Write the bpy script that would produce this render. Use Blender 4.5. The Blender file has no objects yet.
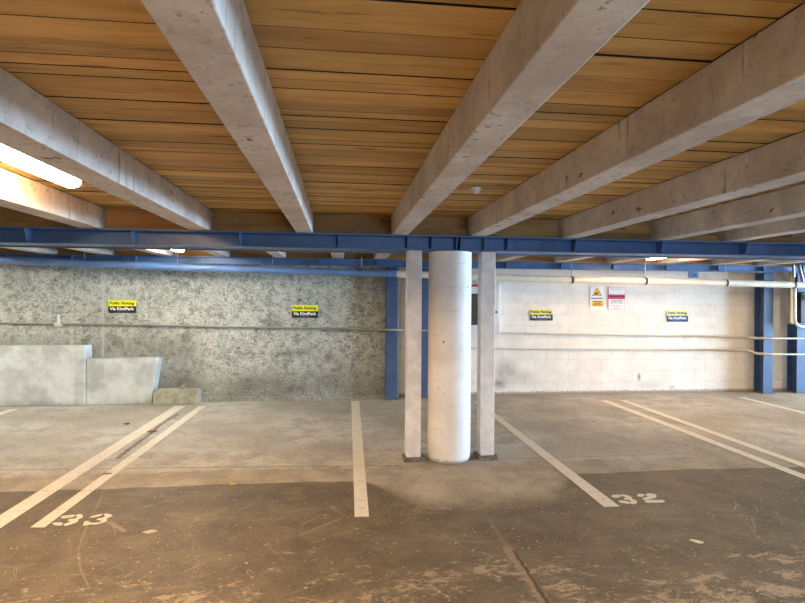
import bpy, bmesh, math, random
import numpy as np
from mathutils import Vector, Matrix
random.seed(7)
SC = bpy.context.scene
COL = SC.collection
PI = math.pi

# ---------------------------------------------------------------- camera
F, CAMH, ROLL = 537.0, 1.65, 0.007
YAW, PITCH = math.atan(61.5 / F), math.atan(2.1 / F)
_f = np.array([math.sin(YAW), math.cos(YAW), 0.0])
_r = np.array([math.cos(YAW), -math.sin(YAW), 0.0])
_u = np.array([0, 0, 1.0])
f2 = _f * math.cos(PITCH) - _u * math.sin(PITCH)
u2 = _u * math.cos(PITCH) + _f * math.sin(PITCH)
r3 = _r * math.cos(ROLL) + u2 * math.sin(ROLL)
u3 = u2 * math.cos(ROLL) - _r * math.sin(ROLL)
CPOS = np.array([0, 0, CAMH])
def ray(x, y): return f2 + (x - 402.5) / F * r3 - (y - 301.5) / F * u3
def onz(x, y, z=0.0):
    d = ray(x, y); return CPOS + d * ((z - CAMH) / d[2])
def ony(x, y, Y):
    d = ray(x, y); return CPOS + d * (Y / d[1])
cd = bpy.data.cameras.new('camera'); cam = bpy.data.objects.new('camera', cd); COL.objects.link(cam)
M = Matrix(((r3[0], u3[0], -f2[0], 0), (r3[1], u3[1], -f2[1], 0), (r3[2], u3[2], -f2[2], CAMH), (0, 0, 0, 1)))
cam.matrix_world = M
cd.sensor_fit = 'HORIZONTAL'; cd.sensor_width = 36; cd.lens = 36 * F / 805.0
cd.clip_start = 0.05; cd.clip_end = 200
SC.camera = cam

# ---------------------------------------------------------------- node helpers
def lin(h):
    h = h.lstrip('#'); out = []
    for i in (0, 2, 4):
        c = int(h[i:i + 2], 16) / 255
        out.append(c / 12.92 if c <= .04045 else ((c + .055) / 1.055) ** 2.4)
    return (*out, 1.0)
class G:
    def __init__(s, name):
        s.m = bpy.data.materials.new(name); s.m.use_nodes = True
        s.t = s.m.node_tree; s.b = s.t.nodes['Principled BSDF']
        s._pos = None
    def n(s, typ, ins=(), **kw):
        nd = s.t.nodes.new(typ)
        for k, v in kw.items(): setattr(nd, k, v)
        it = ins.items() if isinstance(ins, dict) else enumerate(ins)
        for k, v in it:
            if v is None: continue
            if hasattr(v, 'is_output'): s.t.links.new(v, nd.inputs[k])
            else: nd.inputs[k].default_value = v
        return nd
    def pos(s):
        if s._pos is None: s._pos = s.n('ShaderNodeNewGeometry').outputs['Position']
        return s._pos
    def obj(s): return s.n('ShaderNodeTexCoord').outputs['Object']
    def sc(s, v, k): return s.n('ShaderNodeVectorMath', (v, k), operation='MULTIPLY').outputs[0]
    def addv(s, v, k): return s.n('ShaderNodeVectorMath', (v, k), operation='ADD').outputs[0]
    def ma(s, op, a, b=0.0, c=0.0, clamp=False): return s.n('ShaderNodeMath', (a, b, c), operation=op, use_clamp=clamp).outputs[0]
    def noise(s, v, scale, detail=4, rough=.6, dist=0.0):
        return s.n('ShaderNodeTexNoise', {'Vector': v, 'Scale': scale, 'Detail': detail, 'Roughness': rough, 'Distortion': dist}).outputs[0]
    def ss(s, v, a, b):
        return s.n('ShaderNodeMapRange', {'Value': v, 'From Min': a, 'From Max': b}, interpolation_type='SMOOTHSTEP').outputs[0]
    def mix(s, f, a, b, mode='MIX'):
        nd = s.n('ShaderNodeMix', data_type='RGBA', blend_type=mode)
        for k, v in ((0, f), (6, a), (7, b)):
            if hasattr(v, 'is_output'): s.t.links.new(v, nd.inputs[k])
            else: nd.inputs[k].default_value = v
        return nd.outputs[2]
    def xyz(s, v):
        o = s.n('ShaderNodeSeparateXYZ', (v,)).outputs; return o[0], o[1], o[2]
    def seg(s, v, a, b, w, soft=.006):
        """mask of the floor distance to the segment a-b"""
        ax, ay = a; dx, dy = b[0] - ax, b[1] - ay; L2 = dx * dx + dy * dy
        X, Y, _ = s.xyz(v)
        px, py = s.ma('SUBTRACT', X, ax), s.ma('SUBTRACT', Y, ay)
        t = s.ma('DIVIDE', s.ma('ADD', s.ma('MULTIPLY', px, dx), s.ma('MULTIPLY', py, dy)), L2, clamp=True)
        qx = s.ma('SUBTRACT', px, s.ma('MULTIPLY', t, dx)); qy = s.ma('SUBTRACT', py, s.ma('MULTIPLY', t, dy))
        d = s.ma('SQRT', s.ma('ADD', s.ma('MULTIPLY', qx, qx), s.ma('MULTIPLY', qy, qy)))
        return s.ss(d, w + soft, w)
    def spot(s, v, c, rad):
        d = s.n('ShaderNodeVectorMath', (s.n('ShaderNodeVectorMath', (v, c), operation='SUBTRACT').outputs[0], rad), operation='DIVIDE').outputs[0]
        return s.ss(s.n('ShaderNodeVectorMath', (d,), operation='LENGTH').outputs[1], 1, 0)
    def set(s, color=None, rough=None, metal=None, bump=None, bstr=.3, bdist=.01, spec=None):
        def put(k, v):
            if v is None: return
            if hasattr(v, 'is_output'): s.t.links.new(v, s.b.inputs[k])
            else: s.b.inputs[k].default_value = v
        put('Base Color', color); put('Roughness', rough); put('Metallic', metal); put('Specular IOR Level', spec)
        if bump is not None:
            bn = s.n('ShaderNodeBump', {'Strength': bstr, 'Distance': bdist, 'Height': bump})
            s.t.links.new(bn.outputs[0], s.b.inputs['Normal'])
        return s.m

# ---------------------------------------------------------------- materials
MAT = {}
def plain(name, hexc, rough=.5, metal=0.0, var=.12, scale=6.0):
    g = G(name); c = lin(hexc)
    d = tuple(x * (1 - 2 * var) for x in c[:3]) + (1,)
    n = g.noise(g.pos(), scale, 5, .65)
    MAT[name] = g.set(g.mix(g.ss(n, .35, .62), d, c), rough, metal, n, .08, .004)
def paint_steel(name, hexc, dirt='#2a2a2c', rough=.45, amt=.5):
    g = G(name); p = g.pos()
    n = g.noise(p, 5, 6, .7); n2 = g.noise(g.sc(p, (3, 3, .8)), 14, 4, .7)
    c = lin(hexc); c2 = tuple(x * .78 for x in c[:3]) + (1,)
    col = g.mix(g.ss(n, .35, .65), c2, c)
    col = g.mix(g.ma('MULTIPLY', g.ss(n2, .62, .75), amt), col, lin(dirt))
    MAT[name] = g.set(col, rough, 0, n2, .1, .004)

def mat_floor():
    g = G('floor_concrete'); p = g.pos(); X, Y, Z = g.xyz(p)
    big = g.noise(p, .8, 4, .6); mid = g.noise(p, 3.2, 6, .65); fine = g.noise(p, 26, 5, .7); grit = g.noise(p, 120, 3, .6)
    light = g.mix(g.ss(mid, .33, .68), lin('#98928a'), lin('#bcb7ad'))
    light = g.mix(g.ma('MULTIPLY', g.ss(big, .45, .62), .55), light, lin('#847c6d'))
    light = g.mix(g.ma('MULTIPLY', g.ss(g.noise(g.sc(p, (1, 3.2, 1)), 4.5, 7, .75, .8), .56, .72), .5), light, lin('#c6c2b5'))
    light = g.mix(g.ma('MULTIPLY', g.ss(fine, .58, .74), .4), light, lin('#746c5e'))
    hs = g.noise(g.sc(p, (1.2, 3.4, 1)), 12, 8, .85, .3)
    light = g.mix(g.ma('MULTIPLY', g.ss(hs, .53, .62), .45), light, lin('#cbc7ba'))
    light = g.mix(g.ma('MULTIPLY', g.ss(hs, .47, .38), .5), light, lin('#6f6859'))
    # the strip between joint and coating
    strip = g.mix(g.ss(mid, .35, .65), lin('#8d8270'), lin('#a59a85'))
    jt = g.ss(g.ma('ADD', Y, g.ma('MULTIPLY', g.ma('SUBTRACT', mid, .5), .25)), 5.34, 5.26)
    light = g.mix(g.ma('MULTIPLY', jt, .8), light, strip)
    dark = g.mix(g.ss(mid, .3, .7), lin('#554d40'), lin('#6c6251'))
    dark = g.mix(g.ma('MULTIPLY', g.ss(g.noise(g.sc(p, (.6, 1.6, 1)), 2.0, 6, .7, .6), .52, .72), .6), dark, lin('#82765f'))
    dark = g.mix(g.ma('MULTIPLY', g.ss(fine, .53, .66), .45), dark, lin('#453c30'))
    dark = g.mix(g.ma('MULTIPLY', g.ss(hs, .53, .63), .3), dark, lin('#8c7d68'))
    # coating border with its wavy edge; it runs nearer to the viewer beside the column
    near = g.ma('MULTIPLY', g.ma('MULTIPLY', g.ss(X, .1, .8), g.ss(X, 2.3, 1.6)), .42)
    wob = g.ma('MULTIPLY', g.ma('SUBTRACT', g.noise(p, 1.3, 2, .5), .5), .16)
    edge = g.ma('ADD', g.ma('ADD', Y, near), wob)
    soft = g.ma('ADD', g.ma('MULTIPLY', near, .9), .012)
    fac = g.ma('DIVIDE', g.ma('SUBTRACT', 4.90, edge), soft, clamp=True)
    col = g.mix(fac, light, dark)
    # scuffs, denser towards the drive aisle
    sv = g.sc(p, (1.0, 2.2, 1))
    sn = g.noise(sv, 4.5, 10, .78, .5); sn2 = g.noise(g.sc(p, (1, 1.7, 1)), 13, 8, .8, .4)
    aisle = g.ss(g.ma('ADD', Y, g.ma('MULTIPLY', g.ma('SUBTRACT', big, .5), .9)), 3.55, 3.1)
    patch = g.ss(g.noise(g.sc(p, (1, 1.6, 1)), 1.7, 4, .6), .40, .60)
    th = g.ma('SUBTRACT', .588, g.ma('MULTIPLY', aisle, g.ma('ADD', .03, g.ma('MULTIPLY', patch, .068))))
    sm = g.ma('DIVIDE', g.ma('SUBTRACT', g.ma('ADD', g.ma('MULTIPLY', sn, .55), g.ma('MULTIPLY', sn2, .45)), th), .03, clamp=True)
    sm = g.ma('MULTIPLY', sm, g.ss(Y, 5.0, 4.8))
    col = g.mix(g.ma('MULTIPLY', sm, .7), col, lin('#ab9880'))
    # fine scratches in several directions
    for an, sc_, k in ((.35, 1.0, .65), (-.5, 1.2, .6), (1.1, .9, .55), (2.2, 1.1, .55), (.1, 1.6, .5)):
        rv = g.n('ShaderNodeVectorRotate', {'Vector': p, 'Angle': an}, rotation_type='Z_AXIS').outputs[0]
        rn = g.noise(g.sc(rv, (.55 * sc_, 9 * sc_, 1)), 2.0, 2, .5, .15)
        ln = g.ss(g.ma('ABSOLUTE', g.ma('SUBTRACT', rn, .64)), .012, .002)
        ln = g.ma('MULTIPLY', g.ma('MULTIPLY', ln, g.ss(g.noise(g.addv(p, (an * 7, 3, 0)), 2.4, 3, .6), .5, .62)), g.ss(Y, 4.95, 4.6))
        col = g.mix(g.ma('MULTIPLY', ln, k), col, lin('#ab9a80'))
    # flakes
    fl = g.ss(g.noise(g.sc(p, (1, 1.5, 1)), 17, 4, .6), .72, .76)
    col = g.mix(g.ma('MULTIPLY', fl, .55), col, lin('#b3a48c'))
    # scratch arcs: thin bands of a distorted wave
    w1 = g.n('ShaderNodeTexNoise', {'Vector': g.sc(p, (1, 1, 1)), 'Scale': 1.6, 'Detail': 1.0, 'Distortion': 2.2}).outputs[0]
    arc = g.ss(g.ma('ABSOLUTE', g.ma('SUBTRACT', g.ma('FRACT', g.ma('MULTIPLY', w1, 9)), .5)), .035, .0)
    arc = g.ma('MULTIPLY', arc, g.ma('MULTIPLY', g.ss(fine, .42, .6), g.ss(Y, 4.9, 4.4)))
    col = g.mix(g.ma('MULTIPLY', arc, .3), col, lin('#a18d72'))
    dk = g.ss(g.noise(g.sc(p, (1, 2, 1)), 11, 3, .5), .70, .75)
    col = g.mix(g.ma('MULTIPLY', dk, .5), col, lin('#2f2a24'))
    def W(x, y): q = onz(x, y); return (float(q[0]), float(q[1]))
    segs = []
    # transverse joint
    js = [(-6, 470), (90, 469), (180, 467.5), (300, 466.5), (400, 465.5)]
    for a, b in zip(js, js[1:]): segs.append((W(*a), W(*b), .004, .008, '#4a4338', .75))
    js = [(505, 459), (590, 456.5), (690, 453)]
    for a, b in zip(js, js[1:]): segs.append((W(*a), W(*b), .003, .008, '#4a4338', .55))
    # saw cut towards the bottom with a pale edge
    segs.append((W(508, 549), W(548, 606), .022, .025, '#9d8b72', .5))
    segs.append((W(490, 520), W(507, 546), .004, .012, '#8d7961', .5))
    segs.append((W(514, 551), W(550, 606), .009, .006, '#3b3128', .85))
    # pale crack below the 33
    cr = [(107, 485), (96, 508), (86, 527), (79, 548), (78, 560), (84, 578), (90, 588)]
    for a, b in zip(cr, cr[1:]): segs.append((W(*a), W(*b), .002, .008, '#a8967c', .3))
    segs.append((W(110, 522), W(124, 531), .008, .02, '#a8937a', .45))
    segs.append((W(300, 535), W(342, 518), .003, .01, '#a8937a', .4))
    # crack between the double lines
    cr = [(178, 414), (160, 425), (150, 434), (128, 450), (118, 458)]
    for a, b in zip(cr, cr[1:]): segs.append((W(*a), W(*b), .012, .025, '#4b4033', .65))
    for a, b, w, sft, c, k in segs:
        wv = g.addv(p, (0, 0, 0)); dn = g.n('ShaderNodeTexNoise', {'Vector': p, 'Scale': 14.0, 'Detail': 3.0}).outputs[1]
        wv = g.addv(p, g.sc(g.addv(dn, (-.5, -.5, -.5)), (.035, .035, 0)))
        col = g.mix(g.ma('MULTIPLY', g.seg(wv, a, b, w, sft), k), col, lin(c))
    # litter dust along the back walls
    lit = g.ma('MULTIPLY', g.ss(g.ma('ADD', Y, g.ma('MULTIPLY', g.ma('SUBTRACT', mid, .5), .5)), 8.7, 9.0), g.ss(fine, .44, .58))
    col = g.mix(g.ma('MULTIPLY', lit, .6), col, lin('#8a7248'))
    sp_ = g.ss(g.noise(p, 38, 2, .5), .655, .68)
    col = g.mix(g.ma('MULTIPLY', sp_, .7), col, lin('#3c3429'))
    sp_ = g.ss(g.noise(g.addv(p, (5, 3, 0)), 34, 2, .5), .69, .71)
    col = g.mix(g.ma('MULTIPLY', sp_, .7), col, lin('#c9bda8'))
    # damp dirt ring round the column foot
    ring = g.spot(p, (1.15, 5.45, 0), (.75, .36, 1))
    col = g.mix(g.ma('MULTIPLY', g.ma('MULTIPLY', ring, g.ss(mid, .38, .6)), .6), col, lin('#574a3a'))
    # paint flake by bay 33
    q = W(150, 531.5)
    pk = g.ss(g.ma('ADD', g.spot(p, (q[0], q[1], 0), (.075, .05, 1)), g.ma('MULTIPLY', g.ma('SUBTRACT', fine, .5), 1.6)), .35, .45)
    pk = g.ma('MULTIPLY', pk, g.spot(p, (q[0], q[1], 0), (.14, .1, 1)))
    col = g.mix(g.ss(pk, .1, .25), col, lin('#b8a893'))
    col = g.mix(g.ma('MULTIPLY', g.ss(grit, .5, .8), .25), col, lin('#3d362d'))
    rough = g.ma('SUBTRACT', .82, g.ma('MULTIPLY', fac, .22))
    h = g.ma('ADD', mid, g.ma('MULTIPLY', fine, .4))
    MAT['floor'] = g.set(col, rough, 0, h, .25, .01, .35)
mat_floor()

def mat_rough_wall():
    g = G('rough_concrete'); p = g.sc(g.pos(), (1, 1, 1))
    d = g.n('ShaderNodeTexNoise', {'Vector': p, 'Scale': 3.0, 'Detail': 4.0}).outputs[1]
    pw = g.addv(p, g.sc(g.addv(d, (-.5, -.5, -.5)), (.12, .05, .12)))
    a = g.noise(pw, 9, 10, .82); b = g.noise(g.sc(pw, (1, 1, 1.7)), 30, 8, .8, .4); c = g.noise(p, 1.1, 4, .6); e = g.noise(p, 50, 4, .7)
    col = g.mix(g.ss(a, .38, .56), lin('#85847a'), lin('#bfbfb4'))
    col = g.mix(g.ma('MULTIPLY', g.ss(b, .53, .60), .8), col, lin('#dcdbd0'))
    col = g.mix(g.ma('MULTIPLY', g.ss(b, .47, .39), .85), col, lin('#4b4a40'))
    col = g.mix(g.ma('MULTIPLY', g.ss(e, .58, .68), .45), col, lin('#4a4840'))
    col = g.mix(g.ma('MULTIPLY', g.ss(c, .5, .68), .3), col, lin('#807e72'))
    X, Y, Z = g.xyz(p)
    mm = g.noise(g.sc(pw, (1, 1, 1.3)), 3.2, 8, .75)
    col = g.mix(g.ma('MULTIPLY', g.ss(mm, .47, .36), .5), col, lin('#636157'))
    col = g.mix(g.ma('MULTIPLY', g.ss(mm, .54, .66), .45), col, lin('#d2d1c5'))
    # dirt above the plinths and along the foot
    foot = g.ma('MULTIPLY', g.ma('MULTIPLY', g.ss(Z, .62, .2), g.ss(g.ma('ADD', a, g.ma('MULTIPLY', c, .3)), .5, .72)), .55)
    col = g.mix(foot, col, lin('#5f5747'))
    st = g.ma('MULTIPLY', g.ss(Z, 1.25, .85), g.ma('MULTIPLY', g.ss(X, -2.0, -2.5), g.ss(b, .40, .55)))
    col = g.mix(g.ma('MULTIPLY', st, .5), col, lin('#4d493f'))
    # vertical pale seams
    for x in (72, 103):
        q = ony(x, 300, 8.92)
        sm = g.ma('MULTIPLY', g.ss(g.ma('ABSOLUTE', g.ma('SUBTRACT', X, float(q[0]))), .03, .01), .5)
        col = g.mix(sm, col, lin('#c4c2b6'))
    h = g.ma('ADD', a, g.ma('MULTIPLY', b, .6))
    MAT['rough_wall'] = g.set(col, .92, 0, h, .55, .03, .2)
mat_rough_wall()

def mat_plinth():
    g = G('smooth_concrete'); p = g.pos()
    a = g.noise(p, 2.6, 6, .65); b = g.noise(p, 18, 6, .7)
    X, Y, Z = g.xyz(p)
    col = g.mix(g.ss(a, .35, .66), lin('#a9aca9'), lin('#cdd1ce'))
    col = g.mix(g.ma('MULTIPLY', g.ss(b, .58, .72), .35), col, lin('#77776f'))
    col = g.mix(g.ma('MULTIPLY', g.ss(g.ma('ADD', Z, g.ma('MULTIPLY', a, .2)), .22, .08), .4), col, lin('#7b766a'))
    for px in (28, 47, 102, 76):
        q = ony(px, 380, 8.68)
        sm = g.ma('MULTIPLY', g.ss(g.ma('ABSOLUTE', g.ma('SUBTRACT', X, float(q[0]))), .009, .002), .16)
        col = g.mix(sm, col, lin('#6d6c66'))
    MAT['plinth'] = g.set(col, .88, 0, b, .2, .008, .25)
    g = G('curb_concrete'); p = g.pos(); a = g.noise(p, 8, 6, .7); b = g.noise(g.sc(p, (1, 1, .3)), 30, 4, .7)
    col = g.mix(g.ss(a, .35, .65), lin('#8a8574'), lin('#aaa592'))
    col = g.mix(g.ma('MULTIPLY', g.ss(b, .55, .7), .4), col, lin('#a8a390'))
    MAT['curb'] = g.set(col, .9, 0, a, .1, .005)
mat_plinth()

def mat_block():
    g = G('white_blockwork'); p = g.pos()
    X, Y, Z = g.xyz(p)
    v = g.n('ShaderNodeCombineXYZ', (X, Z, 0.0)).outputs[0]
    dn = g.n('ShaderNodeTexNoise', {'Vector': p, 'Scale': 9.0, 'Detail': 2.0}).outputs[1]
    v = g.addv(v, g.sc(g.addv(dn, (-.5, -.5, -.5)), (.006, .006, 0)))
    br = g.n('ShaderNodeTexBrick', {'Vector': v, 'Color1': (1, 1, 1, 1), 'Color2': (.9, .9, .9, 1), 'Mortar': (0, 0, 0, 1), 'Scale': 1.0,
             'Mortar Size': .004, 'Mortar Smooth': .6, 'Bias': 0.0, 'Brick Width': .40, 'Row Height': .20})
    br.offset = .5
    n = g.noise(p, 4, 6, .7); f = g.noise(p, 30, 5, .7)
    col = g.mix(g.ss(n, .3, .7), lin('#e2d8ca'), lin('#efe7db'))
    col = g.mix(g.ma('MULTIPLY', g.ss(f, .66, .74), .25), col, lin('#a39684'))
    col = g.mix(g.ma('MULTIPLY', br.outputs[1], .38), col, lin('#9d9080'))
    # dirt along the foot, black smudges
    foot = g.ma('MULTIPLY', g.ss(g.ma('ADD', Z, g.ma('MULTIPLY', g.ma('SUBTRACT', f, .5), .16)), .07, .02), .8)
    col = g.mix(foot, col, lin('#85735a'))
    for px, py, rx, rz, k in ((499, 384, .2, .16, .5), (506, 373, .32, .34, .5), (524, 378, .3, .2, .25), (639, 377, .05, .12, .6), (650, 385, .45, .12, .2), (672, 387, .1, .05, .4)):
        q = ony(px, py, 9.1)
        sp = g.ma('MULTIPLY', g.spot(p, (float(q[0]), 9.1, float(q[2])), (rx, .5, rz)), g.ma('MULTIPLY', g.ss(n, .2, .7), k * 1.5), clamp=True)
        col = g.mix(sp, col, lin('#4a453f'))
    h = g.ma('SUBTRACT', g.ma('MULTIPLY', f, .15), br.outputs[1])
    MAT['block'] = g.set(col, .7, 0, h, .5, .006, .3)
mat_block()

def mat_wood(name, tone):
    g = G(name); p = g.pos()
    at = g.n('ShaderNodeAttribute', attribute_name='tint'); tr = at.outputs[0]
    r1, r2, r3_ = g.xyz(tr)
    off = g.n('ShaderNodeCombineXYZ', (g.ma('MULTIPLY', r1, 37.0), g.ma('MULTIPLY', r2, 11.0), g.ma('MULTIPLY', r3_, 5.0))).outputs[0]
    v = g.addv(g.sc(p, (.8, 5.5, 5.5)), off)
    gr = g.noise(v, 1.6, 8, .62, .5)
    fg = g.noise(g.sc(v, (1.3, 5, 5)), 6, 4, .6)
    lo, hi, dk = tone
    col = g.mix(g.ss(gr, .3, .68), lin(lo), lin(hi))
    col = g.mix(g.ma('MULTIPLY', g.ss(fg, .55, .75), .2), col, lin(dk))
    # knots and dark streaks
    kn = g.n('ShaderNodeTexVoronoi', {'Vector': g.addv(g.sc(p, (1.7, 6.5, 6.5)), off), 'Scale': 1.0}).outputs[0]
    kn = g.ss(kn, .17, .04)
    col = g.mix(g.ma('MULTIPLY', kn, .7), col, lin('#4a2c0f'))
    sk = g.ss(g.noise(g.addv(g.sc(p, (1.1, 14, 14)), off), 3, 3, .5), .65, .70)
    col = g.mix(g.ma('MULTIPLY', sk, .5), col, lin('#52330f'))
    col = g.mix(g.ma('MULTIPLY', g.ss(g.noise(p, 1.4, 4, .6), .5, .7), .25), col, lin(dk))
    hs = g.n('ShaderNodeHueSaturation', {'Color': col, 'Saturation': 1.0, 'Value': g.ma('ADD', .74, g.ma('MULTIPLY', r1, .44)), 'Hue': g.ma('ADD', .494, g.ma('MULTIPLY', r2, .012))}).outputs[0]
    MAT[name] = g.set(hs, .62, 0, gr, .15, .004, .3)
mat_wood('board_wood', ('#bd9554', '#dab472', '#8a6733'))
mat_wood('end_wood', ('#94703c', '#b58b55', '#5a4328'))

def mat_beam():
    g = G('limewashed_concrete'); p = g.pos()
    a = g.noise(p, 2.5, 5, .65); b = g.noise(g.sc(p, (1.0, 1.0, .22)), 22, 6, .7); c = g.noise(p, 45, 4, .7)
    X, Y, Z = g.xyz(p)
    col = g.mix(g.ss(a, .32, .68), lin('#bdb2a7'), lin('#dcd4cb'))
    col = g.mix(g.ma('MULTIPLY', g.ss(b, .57, .72), .35), col, lin('#7d7166'))
    col = g.mix(g.ma('MULTIPLY', g.ss(c, .62, .75), .22), col, lin('#6d645a'))
    fine = g.noise(p, 16, 8, .8)
    col = g.mix(g.ma('MULTIPLY', g.ss(fine, .46, .36), .5), col, lin('#84786c'))
    col = g.mix(g.ma('MULTIPLY', g.ss(fine, .56, .66), .4), col, lin('#e9e3db'))
    drip = g.ma('MULTIPLY', g.ss(g.noise(g.sc(p, (1, 1, .05)), 18, 3, .6), .61, .66), g.ss(a, .45, .58))
    col = g.mix(g.ma('MULTIPLY', drip, .6), col, lin('#5d5248'))
    pit = g.ss(g.noise(g.sc(p, (1, .6, 1)), 12, 2, .5), .71, .74)
    col = g.mix(g.ma('MULTIPLY', pit, .75), col, lin('#5a4331'))
    MAT['beam'] = g.set(col, .8, 0, g.ma('ADD', b, c), .15, .006, .3)
mat_beam()

def mat_column():
    g = G('white_column_paint'); p = g.pos()
    a = g.noise(p, 3, 5, .6); c = g.noise(p, 28, 4, .6)
    X, Y, Z = g.xyz(p)
    col = g.mix(g.ss(a, .35, .65), lin('#e2dcd4'), lin('#efebe5'))
    zz = g.ma('FRACT', g.ma('MULTIPLY', g.ma('ADD', Z, g.ma('MULTIPLY', g.noise(p, 2, 2, .5), .02)), 4.2))
    ln = g.ma('MULTIPLY', g.ss(g.ma('ABSOLUTE', g.ma('SUBTRACT', zz, .5)), .022, .008), g.ss(g.noise(p, 7, 3, .6), .5, .6))
    col = g.mix(g.ma('MULTIPLY', ln, .28), col, lin('#8d8379'))
    chip = g.ss(g.noise(g.sc(p, (1, 1, .7)), 26, 2, .5), .735, .755)
    col = g.mix(g.ma('MULTIPLY', chip, .8), col, lin('#6d6258'))
    col = g.mix(g.ma('MULTIPLY', g.ss(g.ma('ADD', Z, g.ma('MULTIPLY', g.ma('SUBTRACT', c, .5), .1)), .05, .015), .55), col, lin('#8a7c68'))
    MAT['column'] = g.set(col, .55, 0, g.ma('ADD', a, g.ma('SUBTRACT', 0.0, ln)), .2, .006)
mat_column()

def mat_line():
    g = G('road_marking_paint'); p = g.pos()
    a = g.noise(g.sc(p, (1, 2.5, 1)), 9, 6, .7); b = g.noise(p, 60, 4, .7)
    col = g.mix(g.ss(b, .4, .7), lin('#cbc3b2'), lin('#dcd6c8'))
    col = g.mix(g.ma('MULTIPLY', g.ss(a, .55, .66), .55), col, lin('#a3957f'))
    X, Y, Z = g.xyz(p)
    cr = g.ss(g.ma('ABSOLUTE', g.ma('SUBTRACT', g.ma('FRACT', g.ma('ADD', g.ma('MULTIPLY', Y, 2.1), g.ma('MULTIPLY', g.noise(p, 3, 2, .5), .5))), .5)), .02, .006)
    col = g.mix(g.ma('MULTIPLY', cr, .35), col, lin('#8f8069'))
    MAT['line'] = g.set(col, .75, 0, b, .15, .003)
mat_line()

paint_steel('blue', '#5272a0', '#2f3644', .42, .4)
paint_steel('blue_column', '#465d83', '#2f3644', .42, .4)
paint_steel('blue_pipe', '#6687b8', '#2b3442', .4, .3)
paint_steel('post', '#ece6e0', '#8d857c', .5, .25)
plain('white_pipe', '#e6ddcb', .45, 0, .05)
plain('conduit', '#96938b', .45, .2, .08)
plain('conduit_pale', '#d9cfbd', .5, 0, .06)
plain('black', '#17181a', .5, 0, .1)
plain('sign_black', '#111214', .5, 0, .02)
plain('sign_navy', '#1f3f7c', .5, 0, .05)
plain('sign_slate', '#343a48', .5, 0, .04)
plain('sign_yellow', '#f2ee12', .5, 0, .02)
plain('sign_faded', '#eae36a', .5, 0, .03)
plain('sign_pale', '#eae49a', .5, 0, .03)
plain('sign_white', '#f1efec', .5, 0, .02)
plain('ink_black', '#141414', .6, 0, .02)
plain('ink_grey', '#6c6a6a', .6, 0, .05)
plain('ink_white', '#f4f4f4', .6, 0, .02)
plain('ink_blue', '#3a7d9c', .6, 0, .05)
plain('warn_yellow', '#f5b90c', .5, 0, .04)
plain('sign_red', '#d8305a', .5, 0, .04)
plain('red', '#cc1512', .4, 0, .04)
plain('cabinet', '#dcd9d4', .4, 0, .04)
plain('dark_glass', '#4b4a46', .15, 0, .15, 30)
plain('steel', '#9aa0a8', .35, .8, .08)
plain('rod', '#a9a6a0', .5, .3, .08)
plain('pad', '#7e7972', .85, 0, .25, 20)
plain('tan_duct', '#b79b6b', .6, 0, .08)
plain('fitting', '#e4e0d8', .5, 0, .03)
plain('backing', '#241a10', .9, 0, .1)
plain('far_wall', '#8a8780', .9, 0, .1)
plain('leaf_orange', '#8d5f38', .8, 0, .15, 40)
plain('leaf_yellow', '#c9a02e', .8, 0, .1, 40)
plain('paper', '#d8cdb8', .8, 0, .05, 40)
plain('stone', '#8e8672', .9, 0, .2, 30)
def glow(name, rgb, k):
    g = G(name); g.b.inputs['Base Color'].default_value = (.9, .9, .9, 1)
    g.b.inputs['Emission Color'].default_value = (*rgb, 1); g.b.inputs['Emission Strength'].default_value = k
    MAT[name] = g.m
glow('tube_warm', (1.0, .63, .31), 85)
glow('tube_neutral', (1.0, 1.0, .90), 55)
glow('tube_amber', (1.0, .69, .39), 50)

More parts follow.
